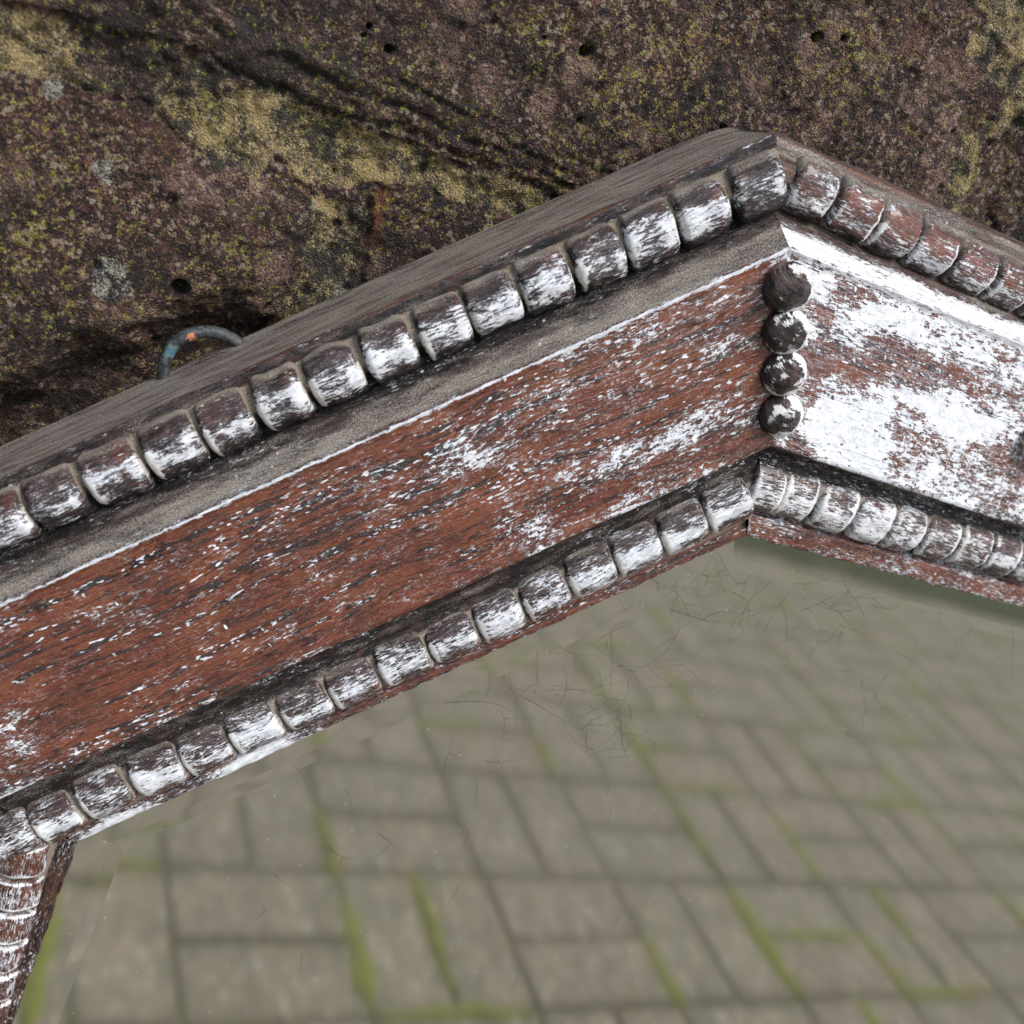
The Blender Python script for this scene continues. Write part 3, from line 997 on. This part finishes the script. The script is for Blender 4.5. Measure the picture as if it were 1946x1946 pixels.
def bead(parent, c, axis_, up_z, hl, hw, hh, side, k, n, style):
    """one turned bead of a carved row: c its seat centre, axis_ along the rail (to the right in the photo)"""
    BEAD_N[0] += 1
    sd_ = 400 + BEAD_N[0]
    r = random.Random(sd_)
    nt, nf = 44, 36
    t = np.linspace(-1, 1, nt)
    t = np.sign(t) * (1 - (1 - np.abs(t)) ** 1.7)
    ph = np.linspace(-math.radians(112), math.radians(112), nf)
    T, PH = np.meshgrid(t, ph, indexing='ij')
    rr = (1 - np.abs(T) ** r.uniform(7, 11)) ** .5
    rr = .40 + .60 * rr
    rr[0], rr[-1] = .12, .12
    u = T * hl * 1000 + np.sign(T) * (1 - rr) * hw * 1000
    v = PH * hw * 1000
    nz = fbm(u / 9 + sd_, v / 2.2, octv=4, seed=sd_) * .00045 + fbm(u / 3 + sd_, v / 3, octv=3, seed=sd_ + 5) * .00022
    lump = 1 + .055 * vnoise(T * 1.2 + sd_, PH * .9, seed=9)
    radv = hw * rr * lump + nz
    radz = hh * rr * lump + nz
    a = np.asarray(axis_) / np.linalg.norm(axis_)
    nrm = np.array([0, 0, 1.0])
    upv = np.cross(nrm, a)
    if upv @ np.asarray(up_z) < 0:
        upv = -upv
    bow = (1 - np.cos(PH)) * r.uniform(-.0006, .0009)
    hl = hl * r.uniform(.955, 1.03)
    hw, hh = hw * r.uniform(.96, 1.05), hh * r.uniform(.92, 1.07)
    P = (a[None, None] * (T * hl + bow)[..., None] + upv[None, None] * (np.sin(PH) * radv)[..., None] + nrm[None, None] * (np.cos(PH) * radz)[..., None])
    n1 = fbm(u / 6 + sd_, v / 3, octv=3, seed=sd_ + 9)
    deg = np.degrees(PH)
    R1, R2, R3 = r.random(), r.random(), r.random()
    endL, endR = sstep(-.74, -.9, T), sstep(.74, .9, T)  # most styles paint shade into dark at one end and lower side
    mid = np.exp(-((deg - 2) / 38) ** 2)
    if style == 'OL':
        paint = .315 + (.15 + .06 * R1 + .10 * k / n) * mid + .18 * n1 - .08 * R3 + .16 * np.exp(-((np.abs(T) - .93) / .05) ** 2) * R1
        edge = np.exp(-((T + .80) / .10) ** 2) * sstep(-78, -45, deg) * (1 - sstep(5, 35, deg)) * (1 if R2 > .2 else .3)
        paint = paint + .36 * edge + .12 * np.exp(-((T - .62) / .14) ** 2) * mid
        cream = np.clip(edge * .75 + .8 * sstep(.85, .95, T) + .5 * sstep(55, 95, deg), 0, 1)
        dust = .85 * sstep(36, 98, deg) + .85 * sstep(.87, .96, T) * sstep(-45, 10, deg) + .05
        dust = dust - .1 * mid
        dark = .34 + .3 * sstep(-15, -60, deg) + .4 * endL  # lower side and left end darkened as painted shade
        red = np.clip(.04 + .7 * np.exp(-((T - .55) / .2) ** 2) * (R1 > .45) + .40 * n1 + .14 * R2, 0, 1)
        scuff = .26 + .14 * mid + 0 * T
    elif style == 'OR':
        paint = .34 + .16 * np.exp(-((deg + 30) / 26) ** 2) * (.4 + R1) + .14 * n1
        edge = np.exp(-((T - .82) / .07) ** 2) * (1 - sstep(20, 50, deg)) * (.3 + R2)
        e2 = np.exp(-((T + .8) / .09) ** 2) * (1 - sstep(-5, 25, deg)) * R3
        paint = paint + .34 * edge + .34 * e2
        cream = np.clip(edge + e2, 0, 1) * .6
        dust = .62 * sstep(25, 70, deg) + .35 * endL + .45 * sstep(-40, -80, deg)
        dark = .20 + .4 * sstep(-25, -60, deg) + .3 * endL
        red = np.clip(.55 + .5 * np.exp(-((deg - 15) / 25) ** 2) * (k > 0) + .3 * n1, 0, 1)
        scuff = .36 + 0 * T
    elif style == 'IL':
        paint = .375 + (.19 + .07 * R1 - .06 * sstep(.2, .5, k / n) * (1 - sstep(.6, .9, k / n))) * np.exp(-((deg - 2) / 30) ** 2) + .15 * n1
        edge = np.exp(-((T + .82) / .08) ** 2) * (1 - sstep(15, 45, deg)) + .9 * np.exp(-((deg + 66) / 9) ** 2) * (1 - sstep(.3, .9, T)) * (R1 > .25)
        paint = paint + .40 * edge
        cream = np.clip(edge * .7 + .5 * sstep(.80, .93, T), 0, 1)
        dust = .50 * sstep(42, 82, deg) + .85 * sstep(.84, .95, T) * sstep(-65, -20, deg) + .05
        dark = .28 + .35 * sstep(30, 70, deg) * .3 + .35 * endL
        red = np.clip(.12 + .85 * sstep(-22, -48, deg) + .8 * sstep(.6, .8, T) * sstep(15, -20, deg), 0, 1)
        scuff = .30 + 0 * T
    elif style == 'IR':
        paint = .40 + .13 * np.exp(-((deg - 0) / 40) ** 2) + .16 * n1 + .08 * R1 - .03 * (k > 4)
        edge = np.exp(-((T - .80) / .1) ** 2) + np.exp(-((T + .80) / .1) ** 2) * R2
        paint = paint + .26 * edge
        cream = np.clip(.10 + .40 * edge, 0, 1)
        dust = .45 * sstep(30, 75, deg) + .3 * endL
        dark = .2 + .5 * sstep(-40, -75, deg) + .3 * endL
        red = np.clip(.4 + .5 * sstep(-30, -60, deg) * R3 + .4 * n1, 0, 1)
        scuff = .36 + 0 * T
    else:
        paint = .40 + .16 * n1 + .02 * mid
        edge = np.exp(-((T - .78) / .12) ** 2) + .8 * np.exp(-((T + .84) / .06) ** 2)
        paint = paint + .36 * edge
        cream = .3 * edge
        dust = .3 * sstep(.78, .95, np.abs(T)) + .1
        dark = .22 + .3 * endR + 0 * T
        red = np.clip(.8 + .4 * n1, 0, 1)
        scuff = .3 + 0 * T
    c1 = np.stack([paint, dust, dark], -1).reshape(-1, 3)
    c2 = np.stack([red, np.clip(cream, 0, 1), scuff], -1).reshape(-1, 3)
    uv = np.stack([u.ravel() + sd_ * 83.0, v.ravel() + sd_ * 31.0], -1)
    Pw = np.stack([P[..., 0], -P[..., 2], P[..., 1]], -1).reshape(-1, 3)
    flip = np.cross(a, upv)[2] > 0
    link("bead", mesh("bead", Pw, grid_faces(nt, nf, flip), WOOD, uv, c1, c2), parent, W(c) - mo)


def row(parent, pts, z, zseat, up, style, hw, hh, ratio=.485, more=0, before=0):
    P = [at(x, y, z) for x, y in pts]
    step = (P[-1] - P[0]) / (len(P) - 1)
    P = [P[0] - step * (before - i) for i in range(before)] + P + [P[-1] + step * (i + 1) for i in range(more)]
    for k, p in enumerate(P):
        a = P[min(k + 1, len(P) - 1)] - P[max(k - 1, 0)]
        a[2] = 0
        dn = [np.linalg.norm(P[j] - p) for j in (k - 1, k + 1) if 0 <= j < len(P)]
        pitch = min(dn) if len(dn) == 1 else .5 * sum(dn)
        c = np.array([p[0], p[1], zseat])
        bead(parent, c, a, up, min(pitch, .0172) * ratio, hw, hh, None, k, len(P), style)


upL = np.array([-sa, ca, 0])
s_ = 1.00725
OL = [(x * s_, (948 - .4433 * (x - 110)) * s_) for x in (-96, 8, 110, 220, 330, 432, 533, 635, 738, 840, 935, 1033, 1133, 1230, 1330, 1434)]
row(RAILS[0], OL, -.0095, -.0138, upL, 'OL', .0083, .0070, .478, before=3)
OR = [(1547, 363), (1630, 403), (1706, 441), (1778, 476), (1853, 511), (1925, 545), (1994, 578), (2060, 610)]
row(RAILS[7], OR, -.0095, -.0140, np.array([0, 1, 0]), 'OR', .0080, .0065, .485, more=10)
IL = [(-0 + 30, 1592), (112, 1557), (203, 1510), (301, 1468), (395, 1430), (488, 1388), (584, 1344), (674, 1303), (768, 1258), (861, 1217), (950, 1174), (1037, 1133), (1124, 1090), (1212, 1049), (1299, 1008), (1385, 966)]
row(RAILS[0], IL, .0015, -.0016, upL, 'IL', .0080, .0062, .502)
IR = [(1455, 936), (1513, 948), (1584, 970), (1655, 992), (1720, 1010), (1783, 1027), (1845, 1044), (1903, 1060), (1958, 1075), (2011, 1090), (2062, 1104)]
row(RAILS[7], IR, .0015, -.0016, np.array([0, 1, 0]), 'IR', .0078, .0056, .497, more=5)
IT = [(40, 1636), (28, 1698), (14, 1759), (0, 1818), (-14, 1876), (-28, 1932), (-42, 1988)]
row(RAILS[1], IT, .0015, -.0016, np.array([-1, 0, 0]), 'IT', .0074, .0056, .485, more=8)

# ---- the four studs at the mitre and one on the top rail


def stud(parent, px, py, z, r, seed, big=False):
    nt, nf = 40, 56
    th = np.linspace(0.02, math.radians(118), nt)
    ph = np.linspace(0, 2 * math.pi, nf, endpoint=False)
    T, PH = np.meshgrid(th, ph, indexing='ij')
    x, y, zz = np.sin(T) * np.cos(PH), np.sin(T) * np.sin(PH), np.cos(T)
    d = fbm(x * 2.2 + seed, y * 2.2, zz * 2.2, octv=3, seed=seed) * .024 + fbm(x * 7 + seed, y * 7, zz * 7, octv=2, seed=seed + 3) * .008
    R_ = r * (1 + d)
    P = np.stack([x * R_, y * R_ * .97, zz * R_ * .78], -1)
    n1 = fbm(x * 2.6 + seed * 3, y * 2.6, zz * 2.6, octv=4, seed=seed + 7)
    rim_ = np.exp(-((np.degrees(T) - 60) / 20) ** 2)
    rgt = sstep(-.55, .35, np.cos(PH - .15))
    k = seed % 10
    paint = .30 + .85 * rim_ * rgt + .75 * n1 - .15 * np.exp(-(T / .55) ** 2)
    if k == 1:
        paint -= .06
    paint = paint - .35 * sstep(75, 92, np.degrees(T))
    dust = (.30 if k == 1 else .10) * sstep(0, .8, y) + .03 + (.10 if k == 1 else 0)
    dark = .50 + .25 * n1
    red = np.clip(.16 + .8 * sstep(.25, .5, n1) * (k == 3), 0, 1)
    cream = .25 + .25 * n1
    if big:
        paint, cream = .5 + .3 * n1, .8 + 0 * n1
    ps = np.concatenate([P.reshape(-1, 3), [[0, 0, r * .78]]])
    F = []
    for i in range(nt - 1):
        for j in range(nf):
            j2 = (j + 1) % nf
            F.append((i * nf + j, (i + 1) * nf + j, (i + 1) * nf + j2, i * nf + j2))
    for j in range(nf):
        F.append((nt * nf, j, (j + 1) % nf))
    c1 = np.stack([paint, dust, dark], -1).reshape(-1, 3)
    c2 = np.stack([red, np.clip(cream, 0, 1), .15 + 0 * T], -1).reshape(-1, 3)
    c1, c2 = np.vstack([c1, c1[:1]]), np.vstack([c2, c2[:1]])
    uv = np.stack([ps[:, 0] * 1000 * 1.5 + seed * 77, ps[:, 1] * 1500 + ps[:, 2] * 900 + seed * 13], -1)
    Pw = np.stack([ps[:, 0], -ps[:, 2], ps[:, 1]], -1)
    c = at(px, py, z + r * .3)
    c[2] = z
    link("stud", mesh("stud", Pw, F, WOOD, uv, c1, c2), parent, W(c) - mo)


for (x, y, r, z, sd_) in ((1504, 551, .0075, .0004, 21), (1499, 634, .0071, .0018, 32), (1495, 714, .0071, .0030, 43), (1489, 793, .0070, .0041, 54)):
    stud(RAILS[7], x, y, z, r, sd_)
stud(RAILS[7], 1990, 846, .0035, .0078, 65, True)

# ---- silvered glass, bevel, crazing
inner = [np.array(CORN[m_][4]) for m_ in range(8)]


def offset(poly, d):
    n = len(poly)
    L = []
    for i in range(n):
        a, b = poly[i], poly[(i + 1) % n]
        t = (b - a) / np.linalg.norm(b - a)
        L.append((a + np.array([t[1], -t[0]]) * d, t))
    return [cross(L[i - 1], L[i]) for i in range(n)]


go, gi, gm_ = offset(inner, .006), offset(inner, -.0150), offset(inner, -.0105)
gv = [W((*p, GZ)) - mo for p in gi]
pane = link("mirror_glass", mesh("mirror_glass", gv, [tuple(range(8))], GLASS, smooth=False), mirror)
for i in range(8):
    j = (i + 1) % 8
    q = [W((*gi[i], GZ)) - mo, W((*gi[j], GZ)) - mo, W((*gm_[j], GZ - .00024)) - mo, W((*gm_[i], GZ - .00024)) - mo, W((*go[j], GZ - .00140)) - mo, W((*go[i], GZ - .00140)) - mo]
    link("bevel", mesh("bevel", q, [(0, 3, 2, 1), (3, 5, 4, 2)], GLASS, smooth=False), pane)
bb = offset(inner, .05)
q = [W((*p, -.0125)) - mo for p in bb] + [W((*p, -.0255)) - mo for p in bb]
link("backing_board", mesh("backing_board", q, [tuple(range(8)), tuple(range(15, 7, -1))] + [(i, 8 + i, 8 + (i + 1) % 8, (i + 1) % 8) for i in range(8)], BACK, smooth=False), mirror)

Vs, Fs = [], []
rc = random.Random(11)


def craze(p, ang, n, w, depth):
    pts = [np.array(p)]
    a = ang
    k = rc.choice((-1, 1)) * rc.uniform(.0, .075)
    for i in range(n):
        a += k + rc.gauss(0, .03)
        if rc.random() < .05:
            a += rc.choice((-1, 1)) * rc.uniform(.3, .8)
            k = rc.uniform(-.05, .05)
        pts.append(pts[-1] + .00125 * np.array([math.cos(a), math.sin(a)]))
        if depth and rc.random() < .07:
            craze(pts[-1], a + rc.choice((-1, 1)) * rc.uniform(.7, 1.5), int(n * rc.uniform(.4, .9)), w * .85, depth - 1)
    b = len(Vs)
    m_ = len(pts)
    for i, q in enumerate(pts):
        d = pts[min(i + 1, m_ - 1)] - pts[max(i - 1, 0)]
        d = d / (np.linalg.norm(d) + 1e-12)
        nn = np.array([-d[1], d[0]]) * w * (1 - .8 * i / m_) * rc.uniform(.6, 1.2)
        for s in (-1, 1):
            Vs.append(W((*(q + nn * s), GZ + .00012)) - mo)
    for i in range(m_ - 1):
        Fs.append((b + 2 * i, b + 2 * i + 2, b + 2 * i + 3, b + 2 * i + 1))


for i in range(72):
    x = min(1930, max(200, rc.gauss(1360, 330)))
    y0 = 1045 + (1410 - x) * .455 if x < 1410 else 1045 + (x - 1410) * .27
    y = y0 + abs(rc.gauss(0, 1)) * 95 - 4
    craze(at(x, y, GZ)[:2], rc.choice((rc.uniform(0, 6.28), rc.gauss(.1, .35), rc.gauss(-1.1, .4))), rc.randint(9, 26), rc.uniform(.00002, .00005), 2)
for i in range(46):
    x = rc.uniform(120, 1900)
    y = rc.uniform(1250, 1940)
    if y < 1120 + (1410 - x) * .45:
        continue
    craze(at(x, y, GZ)[:2], rc.uniform(-1.4, -.4), rc.randint(5, 14), rc.uniform(.00002, .00005), 1)
o = link("crazing", mesh("crazing", Vs, Fs, CRACK, smooth=False), pane)
o['kind'] = 'stuff'

# ---- hanging ring behind the slanting rail
nR, nr = 72, 20
a = np.linspace(0, 2 * math.pi, nR, endpoint=False)
b = np.linspace(0, 2 * math.pi, nr, endpoint=False)
A_, B_ = np.meshgrid(a, b, indexing='ij')
Rm, rw = .0121, .0018
rad = rw * (1 + .10 * fbm(np.cos(A_) * 3, np.sin(A_) * 3, np.cos(B_), octv=3, seed=5))
x = np.cos(A_) * (Rm + rad * np.cos(B_))
y = np.sin(A_) * (Rm + rad * np.cos(B_)) * .98
z = rad * np.sin(B_)
da = np.degrees(A_)
m1 = np.stack([.66 * np.exp(-((da - 128) / 11) ** 2) * sstep(-.2, .4, np.cos(B_ - math.pi * .75)), np.exp(-((da - 163) / 9) ** 2) * sstep(.2, .8, np.cos(B_ - math.pi * .6)), 0 * x], -1).reshape(-1, 3)
F = []
for i in range(nR):
    for j in range(nr):
        F.append((i * nr + j, ((i + 1) % nR) * nr + j, ((i + 1) % nR) * nr + (j + 1) % nr, i * nr + (j + 1) % nr))
rv = np.stack([x, -z, y], -1).reshape(-1, 3)
link("hanging_ring", mesh("hanging_ring", rv, F, RING, m1=m1), mirror, W((-.1668, -.0070, -.0335)) - mo)
